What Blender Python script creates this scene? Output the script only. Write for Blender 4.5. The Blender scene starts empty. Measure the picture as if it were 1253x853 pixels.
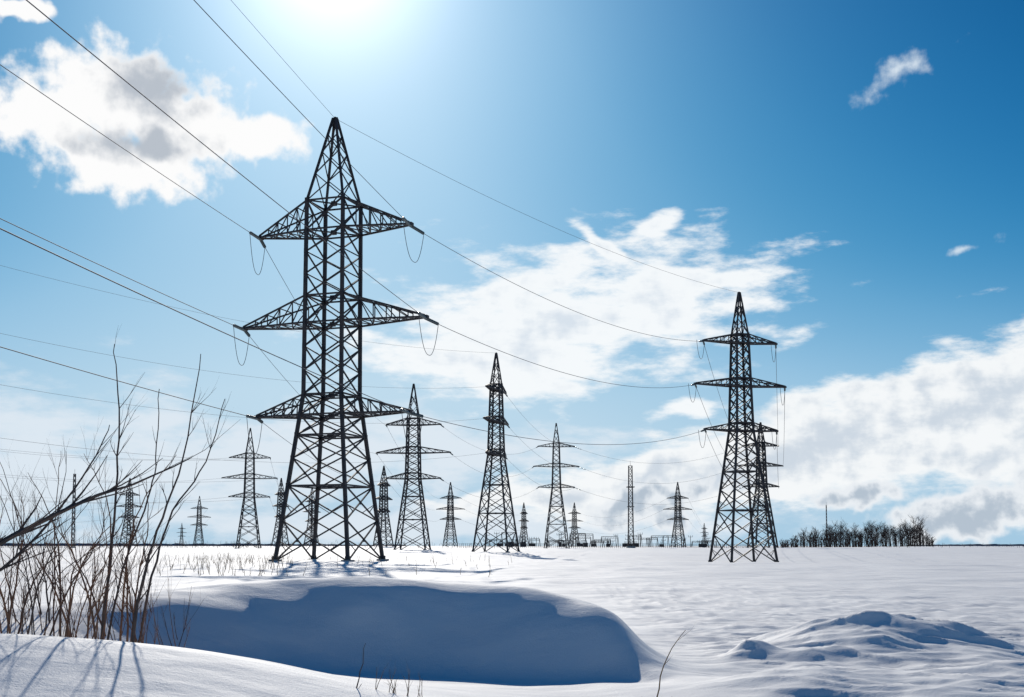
import bpy, math, random
import numpy as np
from mathutils import Vector, Matrix

random.seed(7); rs=np.random.RandomState(5)
sc=bpy.context.scene
sc.view_settings.view_transform='Standard'; sc.view_settings.look='None'
sc.view_settings.exposure=0; sc.view_settings.gamma=1

# ---------------------------------------------------------------- camera
F=1500.0; CAMZ=1.6; PITCH=math.radians(4.5)
HZ=668.0
shift_px=(HZ-426.5)-F*math.tan(PITCH)
cd=bpy.data.cameras.new('camera'); cam=bpy.data.objects.new('camera',cd)
sc.collection.objects.link(cam); sc.camera=cam
cam.location=(0,0,CAMZ); cam.rotation_euler=(math.pi/2+PITCH,0,0)
cd.sensor_width=36; cd.lens=36*F/1253; cd.shift_y=shift_px/1253
cd.clip_end=20000; cd.clip_start=0.1
def ray(px,py):
    x=(px-626.5)/F; y=(426.5-py+shift_px)/F
    return Vector((x, math.cos(PITCH)-y*math.sin(PITCH), math.sin(PITCH)+y*math.cos(PITCH)))
def W(px,py,Y):
    r=ray(px,py); r=r*(Y/r.y); return Vector((r.x,Y,CAMZ+r.z))
def azel(px,py):
    r=ray(px,py).normalized()
    return math.degrees(math.atan2(r.x,r.y)), math.degrees(math.asin(r.z))

SUN_AZ,SUN_EL=-8.6,27.0

# ---------------------------------------------------------------- node helpers
def newmat(name):
    m=bpy.data.materials.new(name); m.use_nodes=True
    return m,m.node_tree.nodes,m.node_tree.links,m.node_tree.nodes['Principled BSDF']

def simple_mat(name,c1,c2,scale,rough=0.6,metal=0.0,bump=0.0,spec=.5):
    m,N,L,b=newmat(name)
    tc=N.new('ShaderNodeTexCoord'); n=N.new('ShaderNodeTexNoise'); n.inputs['Scale'].default_value=scale
    n.inputs['Detail'].default_value=4
    r=N.new('ShaderNodeValToRGB'); r.color_ramp.elements[0].position=.35; r.color_ramp.elements[1].position=.68
    r.color_ramp.elements[0].color=(*c1,1); r.color_ramp.elements[1].color=(*c2,1)
    L.new(tc.outputs['Object'],n.inputs['Vector']); L.new(n.outputs['Fac'],r.inputs['Fac'])
    L.new(r.outputs['Color'],b.inputs['Base Color'])
    b.inputs['Roughness'].default_value=rough; b.inputs['Metallic'].default_value=metal
    b.inputs['Specular IOR Level'].default_value=spec
    if bump:
        bp=N.new('ShaderNodeBump'); bp.inputs['Strength'].default_value=bump
        L.new(n.outputs['Fac'],bp.inputs['Height']); L.new(bp.outputs['Normal'],b.inputs['Normal'])
    return m
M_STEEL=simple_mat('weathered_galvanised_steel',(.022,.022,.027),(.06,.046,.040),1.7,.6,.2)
M_CABLE=simple_mat('aluminium_cable',(.05,.05,.06),(.08,.08,.09),3,.75,.0)
M_INS=simple_mat('glass_insulator',(.10,.13,.13),(.16,.19,.19),6,.25)
M_TWIG=simple_mat('shrub_bark',(.10,.05,.035),(.28,.13,.06),9,.75)
M_TWIGD=simple_mat('grey_bark',(.05,.04,.038),(.13,.085,.065),7,.8)
M_GROVE=simple_mat('grove_bark',(.050,.036,.032),(.10,.072,.060),.3,1.0,0,0,0.0)
M_CONC=simple_mat('concrete',(.25,.25,.24),(.36,.35,.33),4,.85)
M_GRASS=simple_mat('dry_grass',(.14,.08,.04),(.3,.2,.11),12,.8)

# ---------------------------------------------------------------- mesh builder
class MB:
    def __init__(s): s.v=[]; s.f=[]; s.mi=[]
    def bar(s,a,b,r,r2=None,mat=0,n=4):
        a=Vector(a); b=Vector(b); r2=r if r2 is None else r2
        d=b-a
        if d.length<1e-6: return
        d.normalize(); up=Vector((0,0,1)) if abs(d.z)<.95 else Vector((1,0,0))
        u=d.cross(up).normalized(); w=d.cross(u)
        i=len(s.v)
        for p,rr in((a,r),(b,r2)):
            for k in range(n):
                t=2*math.pi*(k+.5)/n
                s.v.append(tuple(p+u*(math.cos(t)*rr)+w*(math.sin(t)*rr)))
        for k in range(n):
            s.f.append((i+k,i+(k+1)%n,i+n+(k+1)%n,i+n+k)); s.mi.append(mat)
        s.f.append(tuple(i+k for k in range(n))[::-1]); s.mi.append(mat)
        s.f.append(tuple(i+n+k for k in range(n))); s.mi.append(mat)
    def tube(s,pts,rad,n=5,mat=0):
        pts=[Vector(p) for p in pts]; i0=len(s.v); m=len(pts)
        u=None
        for j,p in enumerate(pts):
            d=(pts[min(j+1,m-1)]-pts[max(j-1,0)]).normalized()
            if u is None:
                up=Vector((0,0,1)) if abs(d.z)<.9 else Vector((1,0,0)); u=d.cross(up).normalized()
            else:
                u=(u-d*u.dot(d)).normalized()
            w=d.cross(u); r=rad[j] if hasattr(rad,'__len__') else rad
            for k in range(n):
                t=2*math.pi*k/n
                s.v.append(tuple(p+u*(math.cos(t)*r)+w*(math.sin(t)*r)))
        for j in range(m-1):
            for k in range(n):
                a=i0+j*n+k; b=i0+j*n+(k+1)%n
                s.f.append((a,b,b+n,a+n)); s.mi.append(mat)
    def box(s,c,sx,sy,sz,mat=0):
        x,y,z=c; i=len(s.v)
        for dz in(-1,1):
            for dx,dy in((-1,-1),(1,-1),(1,1),(-1,1)):
                s.v.append((x+dx*sx/2,y+dy*sy/2,z+dz*sz/2))
        for q in((3,2,1,0),(4,5,6,7),(0,1,5,4),(1,2,6,5),(2,3,7,6),(3,0,4,7)):
            s.f.append(tuple(i+k for k in q)); s.mi.append(mat)
    def mesh(s,name,mats,smooth=False):
        me=bpy.data.meshes.new(name); me.from_pydata(s.v,[],s.f)
        for m in mats: me.materials.append(m)
        me.polygons.foreach_set('material_index',s.mi)
        if smooth: me.polygons.foreach_set('use_smooth',[True]*len(s.f))
        me.update(); return me
    def obj(s,name,mats,smooth=False,parent=None):
        o=bpy.data.objects.new(name,s.mesh(name,mats,smooth)); sc.collection.objects.link(o)
        if parent: o.parent=parent
        return o

# ---------------------------------------------------------------- terrain
P=rs.permutation(256); P=np.concatenate([P,P]); G=rs.uniform(-1,1,(256,2)); G/=np.linalg.norm(G,axis=1)[:,None]
def perlin(x,y):
    xi=np.floor(x).astype(int); yi=np.floor(y).astype(int); xf=x-xi; yf=y-yi
    def g(a,b,fx,fy):
        h=P[(P[a&255]+b)&255]; return G[h,0]*fx+G[h,1]*fy
    u=xf**3*(xf*(6*xf-15)+10); v=yf**3*(yf*(6*yf-15)+10)
    n0=g(xi,yi,xf,yf)*(1-u)+g(xi+1,yi,xf-1,yf)*u
    n1=g(xi,yi+1,xf,yf-1)*(1-u)+g(xi+1,yi+1,xf-1,yf-1)*u
    return (n0*(1-v)+n1*v)*1.5
def sm(t): t=np.clip(t,0,1); return t*t*(3-2*t)
_xs=np.linspace(-30,30,3001)
def curve(pts,sig=.22):
    a=np.interp(_xs,[p[0] for p in pts],[p[1] for p in pts])
    k=int(sig/.02); ker=np.exp(-.5*(np.arange(-3*k,3*k+1)/k)**2); ker/=ker.sum()
    a=np.convolve(np.pad(a,3*k,mode='edge'),ker,'valid'); return a
C_LIP=curve([(-30,.6),(-12,.7),(-7,.9),(-5,.98),(-4.2,1.05),(-3.4,1.17),(-2.6,1.24),(-1.6,1.26),(-.6,1.22),(.2,1.16),(.7,1.05),(1.0,.93),(1.2,.66),(1.5,.46),(2,.4),(30,.4)],.10)
C_FOOT=curve([(-30,.6),(-12,.65),(-5.5,.84),(-4.4,.76),(-3.5,.62),(-2.4,.48),(-1,.38),(0,.34),(.6,.34),(1.0,.38),(1.4,.39),(2,.4),(30,.4)],.2)
C_NEAR=curve([(-30,.5),(-10,.7),(-4.5,1.0),(-3.3,1.0),(-2.3,.90),(-1.6,.76),(-.67,.55),(.3,.40),(1.2,.36),(2.2,.36),(4,.42),(30,.4)],.3)
Y_LIP=curve([(-30,12.8),(-4.5,12.0),(-3.2,12.7),(-2.2,13.0),(-.8,12.95),(0,12.8),(.6,12.45),(1.0,12.05),(1.4,11.6),(2,11.6),(30,12)],.18)
Y_W=curve([(-30,2.2),(-4.3,1.9),(-3.2,1.75),(-2,1.55),(-.3,1.5),(.4,1.35),(.9,1.05),(1.3,.95),(2,1.4),(30,2)],.25)
def height(x,y):
    x=np.asarray(x,float); y=np.asarray(y,float)
    xc=np.clip(x+.10*perlin(y*.9+.5,x*.4+2)*sm((x+1)/1.5),-29.9,29.9)
    f=lambda c: np.interp(xc,_xs,c)
    wob=.12*perlin(x*.55+7,y*0+3.3)+.035*perlin(x*1.9,y*0+9.3)
    yl=f(Y_LIP)+wob; w=f(Y_W)+.20*perlin(x*.8+3,y*0+5.5); yf=yl-w; zl=f(C_LIP); zf=f(C_FOOT); zn=f(C_NEAR)
    base=.42+.13*sm((y-20)/60)+.25*sm((y-120)/200)
    dipm=np.exp(-(((x-34)/42)**2+((y-165)/60)**2)); base=base-1.35*dipm
    t=np.clip((y-yf)/w,0,1)
    sharp=sm((x+4.6)/2.2)
    core_=np.where(t<.26, .17*(t/.26)**2, .17+.83*(1-(1-(t-.26)/.74)**1.32))
    face=(1-sharp)*sm(t)+sharp*core_
    fn=1-(1-np.clip((y-5.0)/3.4,0,1))**1.35
    z=np.where(y<8.4, .10+(zn-.10)*fn,
      np.where(y<yf, zn+(zf-zn)*sm((y-8.4)/np.maximum(yf-8.4,.2)),
      np.where(y<yl, zf+(zl-zf)*face,
               base+(zl-base)*(1-sm((y-yl)/9.0)))))
    # wind ripples and sag on the drift face
    fmask=sm((y-yf+.5)/.8)*(1-sm((y-yl+.05)/.5))*(1-sm((x-.9)/.8))*sm((x+5)/1.5)
    z=z+fmask*(.040*perlin(x*.8+.3*y+4,y*1.3-.3*x+2)+.014*perlin(x*2.1+9,y*3.0+6))
    def mound(cx,cy,sx,sy,a,ang=0,k=1.6,wv=.18):
        ca,sa=math.cos(ang),math.sin(ang); dx=(x-cx)*ca+(y-cy)*sa; dy=-(x-cx)*sa+(y-cy)*ca
        ww=wv*perlin(x*1.6+3,y*1.6+1)
        return a*np.exp(-np.abs((dx/sx))**2-np.abs((dy+ww)/sy)**k)
    z=z+mound(4.0,13.8,1.2,1.0,.36,.12,1.35,.25)+mound(4.2,13.6,.8,.35,.10,-.25,1.2)+mound(5.0,13.5,.45,.4,.10,-.5,1.5)+mound(3.2,12.7,1.3,.6,.09,.4)
    z=z+mound(2.45,12.6,.27,.20,.15,.5,1.5,.12)+mound(4.6,10.4,2.2,1.0,.18,.12)+mound(2.3,10.3,.9,.5,.08,-.4)
    r=np.hypot(x,y)
    rightm=sm((x-1.4)/1.2)*(1-sm((y-22)/25))*sm((y-2)/4)
    rid=1-np.abs(perlin(x*1.0+.5*perlin(x*.7,y*.7)+4,y*2.6+.8*x+1))*2.2
    n=.035*perlin(x*.75+11,y*1.5+5)+.020*perlin(x*1.7+2,y*3.6+8)+.026*np.clip(rid,0,1)**2+.012*np.abs(perlin(x*4.0+.4*perlin(x,y),y*7))
    z=z+n*rightm*1.3
    z=z+.012*perlin(x*.8+31,y*.9)+.003*perlin(x*2.3,y*2.9+4)
    fm=sm((y-18)/25)
    z=z+fm*(.16*perlin(x/14+5,y/9.)+.09*perlin(x/4.+1,y/3.2)+.04*perlin(x/1.6,y/1.1))
    z=z+sm((r-150)/400)*(.7*perlin(x/180.,y/170.)+.3*perlin(x/40.+3,y/90.))
    return z
def hz(x,y): return float(height(np.array([x]),np.array([y]))[0])

def axis(lo,hi,step,far_lo,far_hi,g=1.055):
    a=list(np.arange(lo,hi+1e-6,step)); s=step; v=hi
    while v<far_hi: s*=g; v+=s; a.append(v)
    s=step; v=lo; b=[]
    while v>far_lo: s*=g; v-=s; b.append(v)
    return np.array(b[::-1]+a)
X=axis(-6,7.5,.045,-6500,6500,1.055); Yv=axis(6.5,16,.04,-900,9000,1.022)
XX,YY=np.meshgrid(X,Yv); ZZ=height(XX,YY)
nx,ny=len(X),len(Yv)
co=np.stack([XX,YY,ZZ],-1).reshape(-1,3)
ii=np.arange(nx*ny).reshape(ny,nx)
q=np.stack([ii[:-1,:-1],ii[:-1,1:],ii[1:,1:],ii[1:,:-1]],-1).reshape(-1,4)
me=bpy.data.meshes.new('snow_ground'); me.vertices.add(len(co)); me.vertices.foreach_set('co',co.ravel())
me.loops.add(q.size); me.loops.foreach_set('vertex_index',q.ravel().astype(np.int32))
me.polygons.add(len(q)); me.polygons.foreach_set('loop_start',(np.arange(len(q))*4).astype(np.int32))
me.polygons.foreach_set('loop_total',np.full(len(q),4,np.int32)); me.polygons.foreach_set('use_smooth',np.ones(len(q),bool))
me.update(calc_edges=True); me.validate()
g=bpy.data.objects.new('snow_ground',me); sc.collection.objects.link(g)
m,N,L,b=newmat('snow')
tc=N.new('ShaderNodeTexCoord')
def noise(sc_,det,vec,rough=.55):
    n=N.new('ShaderNodeTexNoise'); n.inputs['Scale'].default_value=sc_; n.inputs['Detail'].default_value=det; n.inputs['Roughness'].default_value=rough
    L.new(vec,n.inputs['Vector']); return n
mp=N.new('ShaderNodeMapping'); mp.inputs['Scale'].default_value=(1,1.9,1); mp.inputs['Rotation'].default_value=(0,0,.25)
L.new(tc.outputs['Object'],mp.inputs['Vector'])
n1=noise(2.2,4,mp.outputs['Vector'],.5); n2=noise(60,3,tc.outputs['Object'],.7); n3=noise(.25,3,mp.outputs['Vector'])
b1=N.new('ShaderNodeBump'); b1.inputs['Strength'].default_value=.35; b1.inputs['Distance'].default_value=.06
b2=N.new('ShaderNodeBump'); b2.inputs['Strength'].default_value=.6; b2.inputs['Distance'].default_value=.009
b3=N.new('ShaderNodeBump'); b3.inputs['Strength'].default_value=.3; b3.inputs['Distance'].default_value=.6
L.new(n3.outputs['Fac'],b3.inputs['Height']); L.new(b3.outputs['Normal'],b1.inputs['Normal'])
L.new(n1.outputs['Fac'],b1.inputs['Height']); L.new(b1.outputs['Normal'],b2.inputs['Normal']); L.new(n2.outputs['Fac'],b2.inputs['Height'])
L.new(b2.outputs['Normal'],b.inputs['Normal'])
r=N.new('ShaderNodeValToRGB'); r.color_ramp.elements[0].color=(.76,.765,.77,1); r.color_ramp.elements[1].color=(.86,.86,.85,1)
r.color_ramp.elements[0].position=.3; r.color_ramp.elements[1].position=.65
L.new(n3.outputs['Fac'],r.inputs['Fac']); L.new(r.outputs['Color'],b.inputs['Base Color'])
b.inputs['Roughness'].default_value=.7; b.inputs['Specular IOR Level'].default_value=.2
me.materials.append(m)

# ---------------------------------------------------------------- lattice towers
def tower_mesh(name,S,thick=1.0):
    B=MB(); H=S['H']; arms=S['arms']; prof=S['prof']
    def w(z): return np.interp(z,[p[0] for p in prof],[p[1] for p in prof])/2
    def corner(k,z):
        sx,sy=((-1,-1),(1,-1),(1,1),(-1,1))[k]; h=w(z); return Vector((sx*h,sy*h,z))
    lv=S['levels']; RL=S.get('rl',.13)*thick; RB=S.get('rb',.06)*thick
    for i in range(len(lv)-1):
        a,bz=lv[i],lv[i+1]
        rl=RL*(1 if a<S['bodytop'] else .65)
        for k in range(4):
            B.bar(corner(k,a),corner(k,bz),rl)
            k2=(k+1)%4
            rb=RB*(1 if a<S['bodytop'] else .75)
            B.bar(corner(k,a),corner(k2,bz),rb); B.bar(corner(k2,a),corner(k,bz),rb)
            if a<arms[0][0]-.1 and bz-a>2.0:
                c1=(corner(k,a)+corner(k,bz))/2; c2=(corner(k2,a)+corner(k2,bz))/2
                q1=corner(k,a).lerp(corner(k2,bz),.25); q2=corner(k2,a).lerp(corner(k,bz),.25)
                B.bar(c1,q1,RB*.5); B.bar(c2,q2,RB*.5)
            if a<S['bodytop']:
                cc=(corner(k,a)+corner(k2,a)+corner(k,bz)+corner(k2,bz))/4
                B.box(tuple(cc),.13*thick,.13*thick,.2*thick)
                c=corner(k,bz); B.box(tuple(c),.24*thick,.24*thick,.36*thick)
    rings=set([round(z,3) for z in S.get('rings',[])])
    for (zl,zu,h) in arms: rings.add(zl); rings.add(zu)
    for z in rings:
        for k in range(4): B.bar(corner(k,z),corner((k+1)%4,z),RB*1.2)
        B.bar(corner(0,z),corner(2,z),RB); B.bar(corner(1,z),corner(3,z),RB)
        B.box((0,0,z),.34*thick,.34*thick,.3*thick)
    B.bar((0,0,H-.4),(0,0,H+.12),.08*thick); B.box((0,0,H+.02),.42,.12,.1)
    for (zl,zu,half) in arms:
        for s in(-1,1):
            tip=Vector((s*half,0,zl+.1)); tw=.18
            hb=w(zl); ht=w(zu)
            lo=[Vector((s*hb,-hb,zl)),Vector((s*hb,hb,zl))]; up=[Vector((s*ht,-ht,zu)),Vector((s*ht,ht,zu))]
            tips=[tip+Vector((0,-tw,0)),tip+Vector((0,tw,0))]
            n=S.get('armn',4)
            for j in(0,1):
                B.bar(lo[j],tips[j],RB*1.35); B.bar(up[j],tips[j]+Vector((0,0,.12)),RB*1.15)
                for i in range(n):
                    t0,t1=i/n,(i+1)/n
                    pl1=lo[j].lerp(tips[j],t1); pu0=up[j].lerp(tips[j],t0); pu1=up[j].lerp(tips[j],t1)
                    if i<n-1: B.bar(pl1,pu1,RB*.7); B.bar(pu0,pl1,RB*.7)
            for i in range(n):
                t0,t1=i/n,(i+1)/n
                a0,a1=lo[0].lerp(tips[0],t0),lo[0].lerp(tips[0],t1); b0,b1=lo[1].lerp(tips[1],t0),lo[1].lerp(tips[1],t1)
                B.bar(a0,b1,RB*.7); B.bar(b0,a1,RB*.7); B.bar(a1,b1,RB*.7)
                u0,u1=up[0].lerp(tips[0],t0),up[0].lerp(tips[0],t1); v0,v1=up[1].lerp(tips[1],t0),up[1].lerp(tips[1],t1)
                if i<n-1: B.bar(u1,v1,RB*.7); B.bar(u0,v1,RB*.6)
            B.box(tuple(tip),.35,.45,.24)
    for k in range(4):
        c=corner(k,0); B.box((c.x,c.y,-.35),.7,.7,.9,1); B.bar((c.x,c.y,0),(c.x,c.y,.35),.22)
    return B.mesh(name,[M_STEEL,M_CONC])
def lin(a,b,n): return [a+(b-a)*i/n for i in range(n+1)]
SA=dict(H=33,bodytop=26.4,prof=[(0,5.75),(12.1,3.05),(26.5,2.95),(33,.22)],
  arms=[(10.6,12.1,6.2),(17.4,19.4,7.45),(24.3,26.5,6.2)],
  levels=[0,2.9,5.4,7.4,9.1,10.6,12.1]+lin(12.1,17.4,3)[1:]+[19.4]+lin(19.4,24.3,3)[1:]+[26.5,28.6,30.3,31.7,33],
  rings=[5.4,9.1],rl=.165,rb=.066,armn=5)
SB=dict(H=38,bodytop=32,prof=[(0,6.9),(18.4,2.5),(32,1.75),(38,.2)],
  arms=[(18.4,19.5,5.5),(24.7,25.8,6.9),(30.8,32.0,5.6)],
  levels=[0,3.9,7.3,10.2,12.7,14.8,16.7,18.4,19.5]+lin(19.5,24.7,3)[1:]+[25.8]+lin(25.8,30.8,3)[1:]+[32,34.2,36.2,38],
  rings=[7.3,12.7],rl=.17,rb=.08,armn=4)
SC=dict(H=36,bodytop=28.5,prof=[(0,6.6),(15.3,2.9),(28.5,2.3),(36,.2)],
  arms=[(15.3,16.6,6.0),(20.9,22.3,8.1),(27,28.5,6.0)],
  levels=[0,3.4,6.5,9.2,11.5,13.5,15.3,16.6]+lin(16.6,20.9,3)[1:]+[22.3]+lin(22.3,27,3)[1:]+[28.5,31,33.5,36],
  rings=[6.5,11.5],rl=.17,rb=.08,armn=4)
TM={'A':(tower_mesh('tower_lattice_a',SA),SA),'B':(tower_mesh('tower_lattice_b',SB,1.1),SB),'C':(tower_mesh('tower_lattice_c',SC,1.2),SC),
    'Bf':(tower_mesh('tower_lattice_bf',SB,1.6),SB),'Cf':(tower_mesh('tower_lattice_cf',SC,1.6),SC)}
class Tw: pass
def tower(kind,px,top,by,yaw,Hn=None):
    me_,S=TM[kind]; Hn=Hn or S['H']
    Y=F*Hn/(by-top)
    p=W(px,HZ,Y); z0=hz(p.x,Y); Ht=W(px,top,Y).z-z0
    s=Ht/S['H']
    o=bpy.data.objects.new('transmission_tower',me_); sc.collection.objects.link(o)
    o.location=(p.x,Y,z0); o.rotation_euler=(0,0,math.radians(yaw)); o.scale=(s,s,s)
    t=Tw(); t.o=o; t.S=S; t.M=Matrix.Translation(o.location)@Matrix.Rotation(math.radians(yaw),4,'Z')@Matrix.Scale(s,4)
    t.tip=lambda i,sd: t.M@Vector((sd*S['arms'][i][2],0,S['arms'][i][0]))
    t.peak=lambda: t.M@Vector((0,0,S['H']))
    return t
T1=tower('A',404,145,685,-19)
T2=tower('B',909,358,690,16)
T3=tower('C',505,470,675,-6)
T4=tower('B',607,432,672,72,36)
T5=tower('B',681,518,672,4,36)
T6=tower('C',304,524,670,6)
T7=tower('Cf',469,570,671,68)
T8=tower('Cf',551,590,671,-15)
T9=tower('Cf',343,585,671,70)
T10=tower('Cf',243,607,671,25)
T11=tower('Cf',830,590,671,12)
T12=tower('Bf',933,517,673,10)
T13=tower('Cf',641,615,671,60)
T14=tower('Cf',703,615,671,30)
T15=tower('Cf',157,585,671,50)
T16=tower('Cf',381,596,671,60)
T17=tower('Cf',862,640,671,30)
T18=tower('Cf',222,640,671,30)

def mast(name,px,top,by,wid,Hn,thin=False):
    Y=F*Hn/(by-top); p=W(px,HZ,Y); z0=hz(p.x,Y); H=W(px,top,Y).z-z0
    B=MB(); w=wid/2
    n=max(6,int(H/1.6))
    for i in range(n):
        a,b_=H*i/n,H*(i+1)/n
        wa=w*(1-.35*i/n); wb=w*(1-.35*(i+1)/n)
        C=lambda k,z,ww:Vector((((-1,-1),(1,-1),(1,1),(-1,1))[k][0]*ww,((-1,-1),(1,-1),(1,1),(-1,1))[k][1]*ww,z))
        for k in range(4):
            B.bar(C(k,a,wa),C(k,b_,wb),.15 if not thin else .07); B.bar(C(k,a,wa),C((k+1)%4,b_,wb),.10); B.bar(C(k,b_,wb),C((k+1)%4,b_,wb),.07)
    B.bar((0,0,H),(0,0,H+1.5),.05)
    if not thin:
        B.box((0,0,H*.74),w*3,w*3,.25); B.box((0,0,H*.5),w*2.6,w*2.6,.2)
    B.box((0,0,.1),wid*1.6,wid*1.6,.8,1)
    o=B.obj(name,[M_STEEL,M_CONC]); o.location=(p.x,Y,z0)
mast('floodlight_mast',772,570,673,1.6,26)
mast('radio_mast',89,580,672,.9,24,True)
mast('radio_mast',1012,618,671,.5,22,True)

# ---------------------------------------------------------------- conductors
def cat(p,q,sag,n=26):
    return [p.lerp(q,i/n)+Vector((0,0,-4*sag*(i/n)*(1-i/n))) for i in range(n+1)]
def insul(B,a,b,r=.13,n=13):
    B.bar(a,b,.03,mat=1)
    d=(b-a)
    for i in range(n):
        p=a+d*((i+.5)/n); h=d.normalized()*(.05)
        B.bar(p-h,p+h,r,r*.45,mat=1,n=8)
def strung(a,b,sag,r,insA=True,insB=True,il=2.2):
    B=MB(); pts=cat(a,b,sag,60)
    def along(pp,d):
        acc=0
        for i in range(len(pp)-1):
            l=(pp[i+1]-pp[i]).length
            if acc+l>=d: return pp[i].lerp(pp[i+1],(d-acc)/l)
            acc+=l
        return pp[-1]
    e1=along(pts,il); e2=along(pts[::-1],il)
    inner=[p for p in pts if (p-a).length>il+.3 and (p-b).length>il+.3]
    B.tube([e1 if insA else a]+inner+[e2 if insB else b],r,4)
    if insA: insul(B,a,e1)
    if insB: insul(B,b,e2)
    return B,e1,e2
line_parent=bpy.data.objects.new('overhead_power_line',None); sc.collection.objects.link(line_parent)
def add(B,nm='conductor',par=None): B.obj(nm,[M_CABLE,M_INS],True,par or line_parent)
def jumper(a,b,drop,r=.022,par=None):
    B=MB(); n=18; B.tube([a.lerp(b,i/n)+Vector((0,0,-drop*(1-abs(2*i/n-1)**2.4))) for i in range(n+1)],r,5); add(B,'jumper_loop',par)
base_dir=Vector((-0.17,-1.0,0)).normalized()
for s in(-1,1):
    for i in range(3):
        a=T1.tip(i,s); q=a+base_dir*205; q.z=a.z+9
        B,e1,_=strung(a,q,2.6,.026,insB=False); add(B)
        tgt=(T3 if s<0 else T2)
        b_=tgt.tip(i,-1)
        B,f1,f2=strung(a,b_,2.2,.024); add(B)
        jumper(e1,f1,2.7)
pk=T1.peak(); q=pk+base_dir*205; q.z+=9; B=MB(); B.tube(cat(pk,q,2),.016,4); add(B,'shield_wire')
B=MB(); B.tube(cat(pk,T2.peak(),1.6),.016,4); add(B,'shield_wire')
lp2=bpy.data.objects.new('overhead_power_line',None); sc.collection.objects.link(lp2)
def link(Ta,sa,Tb,sb,sag,r=.03):
    for i in range(3):
        B,e1,e2=strung(Ta.tip(i,sa),Tb.tip(i,sb),sag,r); add(B,'conductor',lp2)
link(T2,1,T12,1,3); link(T2,-1,T12,-1,3)
for i in range(3):
    for s in (-1,1):
        t=T2.tip(i,s); d=(T1.tip(i,s)-t).normalized(); e=(T12.tip(i,s)-t).normalized()
        jumper(t+d*2.4,t+e*2.4,2.4,.03,lp2)
link(T3,1,T5,-1,4,.024); link(T3,-1,T8,-1,4,.03); link(T6,1,T9,1,4,.03); link(T4,1,T5,1,3,.024)
link(T5,1,T12,-1,5,.024); link(T8,1,T13,1,4,.04); link(T11,1,T17,1,3,.04); link(T10,1,T18,1,3,.04); link(T14,1,T11,-1,6,.04)
def off(T,s,px,Y,dz,sag,r):
    for i in range(3):
        a=T.tip(i,s); e=W(px,HZ,Y); e.z=a.z+dz; B=MB(); B.tube(cat(a,e,sag,40),r,4); add(B,'conductor',lp2)
off(T6,-1,-300,250,1,4,.024); off(T6,1,-330,245,1,4,.024); off(T4,-1,-900,90,2,6,.016); off(T15,-1,-200,400,0,5,.035)
B=MB(); e=W(-900,HZ,90); e.z=T4.peak().z+2; B.tube(cat(T4.peak(),e,5,40),.016,4); add(B,'shield_wire',lp2)

# ---------------------------------------------------------------- substation on the horizon
sub=MB()
for i in range(75):
    px=random.uniform(588,872); Y=random.uniform(560,700); p=W(px,HZ,Y); z0=hz(p.x,Y)
    k=random.random(); h=random.uniform(3.0,7.0)
    if k<.45:
        sub.bar((p.x,Y,z0-1),(p.x,Y,z0+h),.18); sub.bar((p.x-1.2,Y,z0+h*.95),(p.x+1.2,Y,z0+h*.95),.12)
        for t in(-1.1,0,1.1): sub.bar((p.x+t,Y,z0+h*.95),(p.x+t,Y,z0+h*.95+.9),.12,mat=1)
    elif k<.75:
        w=random.uniform(5,9)
        for t in(-w/2,w/2): 
            sub.bar((p.x+t-.6,Y,z0-1),(p.x+t,Y,z0+h),.16); sub.bar((p.x+t+.6,Y,z0-1),(p.x+t,Y,z0+h),.16)
        sub.bar((p.x-w/2,Y,z0+h),(p.x+w/2,Y,z0+h),.16); sub.bar((p.x-w/2,Y,z0+h-.8),(p.x+w/2,Y,z0+h-.8),.12)
        n=6
        for j in range(n):
            sub.bar((p.x-w/2+w*j/n,Y,z0+h-.8),(p.x-w/2+w*(j+1)/n,Y,z0+h),.07)
    else:
        sub.box((p.x,Y,z0+.9),random.uniform(1.5,4),2,1.8+random.random(),0)
        for t in(-.5,0,.5): sub.bar((p.x+t,Y,z0+1.8),(p.x+t,Y,z0+3.3),.13,mat=1)
sub.obj('electrical_substation',[M_STEEL,M_INS])
fen=MB()
for i in range(150):
    px=560+i*2.4; Y=520; p=W(px,HZ,Y); z0=hz(p.x,Y); fen.bar((p.x,Y,z0-.5),(p.x,Y,z0+2.0),.09)
    p2=W(px+2.4,HZ,Y); z2=hz(p2.x,Y)
    for h in(.7,1.3,1.9): fen.bar((p.x,Y,z0+h),(p2.x,Y,z2+h),.05)
fen.obj('perimeter_fence',[M_STEEL])

# ---------------------------------------------------------------- vegetation
def twig(B,p,d,L_,r,depth,rng,n=3,mat=0,spread=.6,grav=.0,kids=(3,5),sides=4):
    pts=[p]; rad=[r]; q_=p.copy(); dd=d.normalized(); seg=n
    for i in range(seg):
        dd=(dd+Vector((rng.uniform(-1,1),rng.uniform(-1,1),rng.uniform(-.6,1)))*.16+Vector((0,0,grav))).normalized()
        q_=q_+dd*(L_/seg); pts.append(q_.copy()); rad.append(r*(1-.72*(i+1)/seg))
    B.tube(pts,rad,sides,mat)
    if depth>0:
        for _ in range(rng.randint(*kids)):
            t=rng.uniform(.25,.97)*seg; i=min(int(t),seg-1); pp=pts[i].lerp(pts[i+1],t-i)
            ax=(pts[i+1]-pts[i]).normalized(); rv=Vector((rng.uniform(-1,1),rng.uniform(-1,1),rng.uniform(-.2,.9)))
            nd=(ax+rv*spread*1.2).normalized()
            twig(B,pp,nd,L_*rng.uniform(.35,.62),max(rad[i]*.55,r*.25),depth-1,rng,n,mat,spread,grav,kids,sides)
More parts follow.
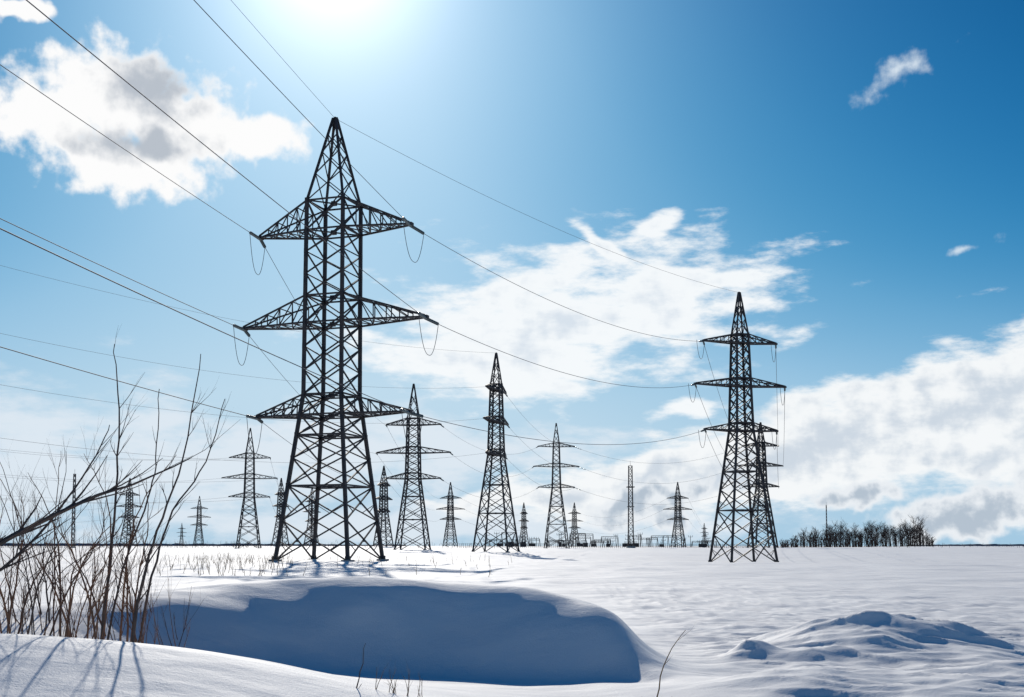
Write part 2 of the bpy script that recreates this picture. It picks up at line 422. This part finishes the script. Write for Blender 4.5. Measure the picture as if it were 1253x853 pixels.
def stem(B,px_pts,Y0,Y1,r0,r1,rng,side=6,mat=0,sl=.3,ground=True,wob=.006):
    m_=len(px_pts); pts=[]
    for i,(px,py) in enumerate(px_pts):
        Y=Y0+(Y1-Y0)*i/(m_-1); pts.append(W(px,py,Y))
    if ground: pts[0].z=hz(pts[0].x,pts[0].y)-.08
    out=[]
    for i in range(m_-1):
        p0=pts[max(i-1,0)];p1=pts[i];p2=pts[i+1];p3=pts[min(i+2,m_-1)]
        for j in range(5):
            t=j/5; out.append(.5*((2*p1)+(p2-p0)*t+(2*p0-5*p1+4*p2-p3)*t*t+(3*p1-p0-3*p2+p3)*t**3))
    out.append(pts[-1]); n=len(out)
    out=[o_+Vector((rng.uniform(-1,1),rng.uniform(-1,1),0))*wob for o_ in out]
    rad=[r0+(r1-r0)*i/(n-1) for i in range(n)]
    B.tube(out,rad,6,mat)
    for _ in range(side):
        i=rng.randint(int(n*.2),n-2); ax=(out[i+1]-out[i]).normalized()
        nd=(ax+Vector((rng.choice((-1,1))*rng.uniform(.3,.8),rng.uniform(-.5,.5),rng.uniform(0,.3)))).normalized()
        twig(B,out[i],nd,sl*rng.uniform(.5,1.3),rad[i]*.55,1,rng,3,mat,.5,.03,(1,3))
rng=random.Random(3)
for pl,Ys,rr,sd in [
  ([(122,780),(133,700),(142,600),(145,500),(139,421)],(10.3,10.2),(.015,.003),9),
  ([(160,772),(172,720),(192,650),(224,560),(246,433)],(9.9,9.6),(.016,.003),10),
  ([(165,774),(186,705),(212,625),(252,565),(274,488)],(10.0,10.3),(.012,.003),7),
  ([(126,778),(150,700),(182,610),(191,560),(194,476)],(10.4,10.5),(.011,.003),6)]:
    B=MB(); stem(B,pl,Ys[0],Ys[1],rr[0],rr[1],rng,sd,0,.3,True,.009); B.obj('bare_sapling',[M_TWIGD],True)
B=MB()
stem(B,[(-70,775),(-45,700),(0,665),(60,634),(120,606),(165,592),(235,560)],9.2,9.4,.030,.004,rng,16,0,.45)
stem(B,[(-60,772),(-30,720),(10,690),(60,640),(110,570),(135,520)],9.3,9.8,.018,.003,rng,9,0,.4)
B.obj('leaning_branch_shrub',[M_TWIGD],True)
for c,n_ in((10,8),(45,8),(85,7),(120,7),(-30,7),(165,4)):
    B=MB()
    for i in range(n_):
        bx=c+rng.uniform(-18,18); lean=rng.uniform(-75,95); hgt=rng.uniform(90,225); cv=rng.uniform(-25,25)
        Y=rng.uniform(9.6,11.5)
        stem(B,[(bx,775),(bx+lean*.25+cv*.6,775-hgt*.35),(bx+lean*.6+cv,775-hgt*.7),(bx+lean,775-hgt)],Y,Y+rng.uniform(-.5,.5),rng.uniform(.005,.011),.0018,rng,rng.randint(6,10),0,.32,True,.008)
    B.obj('bare_shrub',[M_TWIG if c!=45 else M_TWIGD],True)
B=MB()
for i in range(70):
    p=W(rng.uniform(-40,225),HZ,rng.uniform(9.4,12)); p.z=hz(p.x,p.y)-.04
    twig(B,p,Vector((rng.uniform(-.5,.5),rng.uniform(-.5,.5),1)),rng.uniform(.25,.8),.0045,2,rng,3,0,.5,.03,(2,3))
B.obj('undergrowth_twigs',[M_TWIG],True)
B=MB(); stem(B,[(800,838),(812,815),(838,771)],9.3,9.3,.007,.002,rng,2,0,.12)
for i in range(16):
    p=W(808+rng.uniform(-14,14),838,9.3); p.y+=rng.uniform(-.15,.15); p.z=hz(p.x,p.y)-.02
    twig(B,p,Vector((rng.uniform(-.9,.9),rng.uniform(-.4,.4),1)),rng.uniform(.05,.15),.003,0,rng)
B.obj('dry_weed',[M_GRASS],True)
B=MB(); stem(B,[(432,862),(440,830),(447,787)],8.4,8.4,.007,.002,rng,1,0,.1)
B.obj('dry_weed',[M_TWIGD],True)
B=MB()
for i in range(14):
    p=W(rng.uniform(455,520),850,8.6); p.z=hz(p.x,p.y)-.02
    twig(B,p,Vector((rng.uniform(-.5,.5),rng.uniform(-.3,.3),1)),rng.uniform(.08,.24),.003,1,rng,3,0,.5,0,(2,3))
B.obj('dry_weed',[M_GRASS],True)
B=MB()
for i in range(420):
    px=rng.choice([rng.gauss(270,45),rng.uniform(150,360),rng.uniform(330,640)]) ; Y=rng.uniform(45,110)
    if px>360 and rng.random()<.6: continue
    p=W(px,HZ,Y); p.z=hz(p.x,Y)-.05
    twig(B,p,Vector((rng.uniform(-.4,.4),rng.uniform(-.4,.4),1)),rng.uniform(.2,.75),.014,1,rng,2,0,.5,0,(2,4),3)
B.obj('dry_weeds_patch',[M_GRASS])
B=MB()
for i in range(1100):
    px=rng.choice([rng.uniform(-150,360),rng.uniform(-150,640),rng.uniform(860,1300)]); Y=rng.uniform(380,620)
    p=W(px,HZ,Y); p.z=hz(p.x,Y)-.1
    twig(B,p,Vector((rng.uniform(-.4,.4),0,1)),rng.uniform(.7,2.6)*(1 if px<640 else .5),.06,1,rng,2,0,.6,0,(3,5),3)
B.obj('horizon_scrub',[M_GROVE])
B=MB()
for i in range(340):
    px=rng.uniform(955,1143); Y=rng.uniform(490,570); p=W(px,HZ,Y); p.z=hz(p.x,Y)-.2
    edge=min((px-945)/50,(1150-px)/25,1); edge=max(edge,.45)
    hgt=rng.uniform(6.5,11.5)*edge*(1+.15*(px-1050)/95)*(1+.12*math.sin(px*.13)+.1*math.sin(px*.41))
    tp=[p,p+Vector((rng.uniform(-.4,.4),0,hgt*.4)),p+Vector((rng.uniform(-.8,.8),0,hgt*.7)),p+Vector((rng.uniform(-1,1),0,hgt*.88))]
    B.tube(tp,[.14,.12,.08,.03],3)
    for k in range(rng.randint(12,16)):
        t=rng.uniform(.1,.98)*3; ix=min(int(t),2); pp=tp[ix].lerp(tp[ix+1],t-ix)
        twig(B,pp,Vector((rng.uniform(-1,1)*1.2,rng.uniform(-1,1),rng.uniform(.2,1.3))),hgt*rng.uniform(.12,.26),.06,1,rng,2,0,.9,.03,(4,6),3)
B.obj('distant_bare_tree_grove',[M_GROVE])
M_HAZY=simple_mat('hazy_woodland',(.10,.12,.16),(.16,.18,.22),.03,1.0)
def far_woods(x0,x1,Y,hmax,seed):
    r_=random.Random(seed); v=[];f=[]; n=160
    for i in range(n+1):
        x=x0+(x1-x0)*i/n; z0=-2; h=hmax*(.35+.65*math.sin(math.pi*min(max(i/n,0.02),.98))**.4)*r_.uniform(.75,1.1)
        v+= [(x,Y,z0),(x,Y+15,z0+h+2),(x,Y+70,z0+h*.9+2),(x,Y+90,z0)]
    for i in range(n):
        for k in range(3): a=i*4+k; f.append((a,a+4,a+5,a+1))
    me_=bpy.data.meshes.new('distant_woodland'); me_.from_pydata(v,[],f); me_.materials.append(M_HAZY)
    o=bpy.data.objects.new('distant_woodland',me_); sc.collection.objects.link(o)
far_woods(1050,2600,3200,8,1); far_woods(-2600,-300,3400,9,2)

# ---------------------------------------------------------------- sun + sky
sd=bpy.data.lights.new('sun','SUN'); so=bpy.data.objects.new('sun',sd); sc.collection.objects.link(so)
az,el=math.radians(SUN_AZ),math.radians(SUN_EL)
sv=Vector((math.sin(az)*math.cos(el),math.cos(az)*math.cos(el),math.sin(el)))
so.rotation_euler=sv.to_track_quat('Z','Y').to_euler(); so.location=sv*200
sd.energy=3.9; sd.angle=math.radians(.5); sd.color=(1,.935,.84)

w=bpy.data.worlds.new('World'); sc.world=w; w.use_nodes=True
try:
    w.cycles.sampling_method='MANUAL'; w.cycles.sample_map_resolution=256
except Exception as ex: print(ex)
N=w.node_tree.nodes; L=w.node_tree.links; N.clear()
out=N.new('ShaderNodeOutputWorld'); bg=N.new('ShaderNodeBackground'); L.new(bg.outputs[0],out.inputs[0])
STR=.1; bg.inputs['Strength'].default_value=STR
sky=N.new('ShaderNodeTexSky'); sky.sky_type='NISHITA'; sky.sun_disc=False
sky.sun_elevation=el; sky.sun_rotation=az%(2*math.pi); sky.air_density=1.0; sky.dust_density=.3; sky.ozone_density=3
def M(op,a,b_=None,c=None,clamp=False):
    n=N.new('ShaderNodeMath'); n.operation=op; n.use_clamp=clamp
    for i,vv in enumerate((a,b_,c)):
        if vv is None: continue
        if isinstance(vv,(int,float)): n.inputs[i].default_value=vv
        else: L.new(vv,n.inputs[i])
    return n.outputs[0]
def VM(op,a,b_=None,s=None):
    n=N.new('ShaderNodeVectorMath'); n.operation=op
    for i,vv in enumerate((a,b_)):
        if vv is None: continue
        if isinstance(vv,(tuple,list,Vector)): n.inputs[i].default_value=tuple(vv)
        else: L.new(vv,n.inputs[i])
    if s is not None: 
        if isinstance(s,(int,float)): n.inputs['Scale'].default_value=s
        else: L.new(s,n.inputs['Scale'])
    return n
def MIX(f,a,b_,bt='MIX'):
    n=N.new('ShaderNodeMix'); n.data_type='RGBA'; n.blend_type=bt
    for idx,vv in ((0,f),(6,a),(7,b_)):
        if isinstance(vv,(int,float)): n.inputs[idx].default_value=vv
        elif isinstance(vv,tuple): n.inputs[idx].default_value=(*vv,1)
        else: L.new(vv,n.inputs[idx])
    return n.outputs[2]
tc=N.new('ShaderNodeTexCoord'); D=VM('NORMALIZE',tc.outputs['Generated']).outputs[0]
sp=N.new('ShaderNodeSeparateXYZ'); L.new(D,sp.inputs[0])
AZ=M('MULTIPLY',M('ARCTAN2',sp.outputs[0],sp.outputs[1]),57.2958); EL=M('MULTIPLY',M('ARCSINE',sp.outputs[2]),57.2958)
cb=N.new('ShaderNodeCombineXYZ'); L.new(AZ,cb.inputs[0]); L.new(EL,cb.inputs[1]); PP=cb.outputs[0]
def NZ(vec,scale,detail,rough=.55,off=(0,0,0),st=(1,1,1),rot=0):
    mp=N.new('ShaderNodeMapping'); mp.inputs['Location'].default_value=off; mp.inputs['Scale'].default_value=st; mp.inputs['Rotation'].default_value=(0,0,rot)
    L.new(vec,mp.inputs[0]); n=N.new('ShaderNodeTexNoise'); n.noise_dimensions='2D'; n.inputs['Scale'].default_value=scale; n.inputs['Detail'].default_value=detail; n.inputs['Roughness'].default_value=rough
    L.new(mp.outputs[0],n.inputs['Vector']); return n
def warp(vec,scale,amp,off=(0,0,0),det=2):
    n=NZ(vec,scale,det,.5,off); d=VM('SUBTRACT',n.outputs['Color'],(.5,.5,.5)).outputs[0]
    s2=VM('MULTIPLY',d,(amp,amp,0)).outputs[0]
    return VM('ADD',vec,s2).outputs[0]
def ell(vec,px,py,rx,ry,rot=0):
    a,e=azel(px,py); mp=N.new('ShaderNodeMapping'); mp.vector_type='TEXTURE'
    mp.inputs['Location'].default_value=(a,e,0); mp.inputs['Rotation'].default_value=(0,0,math.radians(rot)); mp.inputs['Scale'].default_value=(rx/26.,ry/26.,1)
    L.new(vec,mp.inputs[0]); l=VM('LENGTH',mp.outputs[0]).outputs['Value']
    return M('SUBTRACT',1.0,l)
def union(lst,k=.25):
    a=lst[0]
    for b_ in lst[1:]: a=M('SMOOTH_MAX',a,b_,k)
    return a
def smooth(x,a,b_):
    n=N.new('ShaderNodeMapRange'); n.interpolation_type='SMOOTHSTEP'; n.inputs['From Min'].default_value=a; n.inputs['From Max'].default_value=b_
    L.new(x,n.inputs['Value']); return n.outputs[0]
# Nishita brightness remapped through a saturated, high-contrast blue response
ss=N.new('ShaderNodeSeparateColor'); L.new(sky.outputs[0],ss.inputs[0])
tt=M('MULTIPLY',ss.outputs[1],STR/1.6)
rp=N.new('ShaderNodeValToRGB'); cr=rp.color_ramp; cr.interpolation='B_SPLINE'
st=[(.0,(.002,.03,.11)),(.20,(.004,.092,.27)),(.26,(.009,.150,.39)),(.33,(.035,.245,.51)),(.41,(.10,.36,.62)),(.52,(.26,.52,.75)),(.68,(.54,.73,.86)),(1.0,(.88,.94,.97))]
cr.elements[0].position=0; cr.elements[0].color=(*st[0][1],1); cr.elements[1].position=1; cr.elements[1].color=(*st[-1][1],1)
for p_,c_ in st[1:-1]:
    e_=cr.elements.new(p_); e_.color=(*c_,1)
L.new(tt,rp.inputs['Fac'])
skyc=VM('SCALE',rp.outputs['Color'],s=1/STR).outputs[0]
def C(r_,g_,b_): return (r_/STR,g_/STR,b_/STR)
hzf=M('MULTIPLY',M('POWER',M('SUBTRACT',1.0,smooth(EL,-2.0,15.0)),1.4),.95)
col=MIX(hzf,skyc,C(.37,.58,.75))
dt=VM('DOT_PRODUCT',D,tuple(sv)).outputs['Value']; dt=M('MAXIMUM',dt,0.0)
gl=M('ADD',M('ADD',M('MULTIPLY',M('POWER',dt,60.0),2.8),M('MULTIPLY',M('POWER',dt,22.0),.6)),M('MULTIPLY',M('POWER',dt,400.0),7.0))
glc=N.new('ShaderNodeCombineXYZ')
for i,k in enumerate((1.0,.93,.86)): L.new(M('MULTIPLY',gl,k),glc.inputs[i])
col=MIX(1.0,col,glc.outputs[0],'ADD')
# shared noises
Wc=warp(PP,.55,1.3,(3,1,0),3); Ws=warp(PP,.22,2.4,(1,7,0),2)
nz=NZ(PP,.75,7,.52,(5,5,0)).outputs['Fac']; nz0=M('SUBTRACT',nz,.5)
nw=NZ(PP,.5,7,.6,(2,9,0),(.55,1.6,1),-.15).outputs['Fac']; nw0=M('SUBTRACT',nw,.5)
cum=union([ell(Wc,140,125,100,72),ell(Wc,60,135,85,50),ell(Wc,225,155,90,62),ell(Wc,160,200,110,42),ell(Wc,310,165,70,34),ell(Wc,15,10,60,14)])
cum2=union([ell(Wc,1050,607,75,16,3),ell(Wc,785,622,75,34),ell(Wc,830,600,45,24),ell(Wc,1200,625,130,40,8),ell(Wc,1290,600,80,40)])
dens=M('ADD',cum,M('MULTIPLY',nz0,1.3)); aC=smooth(dens,-.06,.42)
dens2=M('ADD',cum2,M('MULTIPLY',nz0,1.1)); aC2=smooth(dens2,.0,.4)
wis=union([ell(Ws,700,385,260,90,6),ell(Ws,800,355,170,52,8),ell(Ws,620,430,200,62,0),ell(Ws,735,302,60,9,-20),ell(Ws,800,283,40,14,20),ell(Ws,845,503,60,17,5)])
wis2=union([ell(Ws,1105,88,62,17,32),ell(Ws,1190,308,34,9,10)])
dw=M('ADD',wis,M('MULTIPLY',nw0,1.9)); aW=M('MULTIPLY',smooth(dw,-.14,.50),.97)
dw2=M('ADD',wis2,M('MULTIPLY',nz0,3.2)); aW2=M('MULTIPLY',smooth(dw2,.1,1.6),.85)
bank=union([ell(Ws,1190,500,360,80,14),ell(Ws,1000,545,330,62,12),ell(Ws,1350,490,260,130,12),ell(Ws,820,585,260,36,8),ell(Ws,690,600,180,20,5)])
db=M('ADD',bank,M('MULTIPLY',nw0,1.2)); aB=M('MULTIPLY',smooth(db,-.02,.38),.97)
veil=union([ell(Ws,60,575,330,80,0),ell(Ws,330,565,300,55,3),ell(Ws,560,540,230,34,-3),ell(Ws,-200,560,400,120,0),ell(Ws,520,640,500,35,0)])
dv=M('ADD',veil,M('MULTIPLY',nw0,1.9)); aV=M('MULTIPLY',smooth(dv,-.2,.65),.85)
col=MIX(aV,col,C(.76,.83,.90)); col=MIX(aW2,col,C(.80,.88,.94))
bc=MIX(smooth(M('ADD',db,M('MULTIPLY',nz0,1.6)),.35,1.1),C(.93,.95,.96),C(.62,.69,.77)); col=MIX(aB,col,bc)
wc=MIX(smooth(M('ADD',dw,M('MULTIPLY',nz0,1.5)),.6,1.5),C(.93,.96,.98),C(.70,.77,.85)); col=MIX(aW,col,wc)
c2=MIX(smooth(M('ADD',dens2,nz0),.35,.95),C(.82,.86,.90),C(.46,.54,.63)); col=MIX(aC2,col,c2)
core=union([ell(Wc,185,112,70,38,-10),ell(Wc,170,175,90,22,0)])
cc=MIX(M('MULTIPLY',smooth(M('ADD',core,M('MULTIPLY',nz0,1.6)),-.15,.85),.8),C(.98,.98,.98),C(.36,.42,.50)); col=MIX(aC,col,cc)
L.new(col,bg.inputs['Color'])
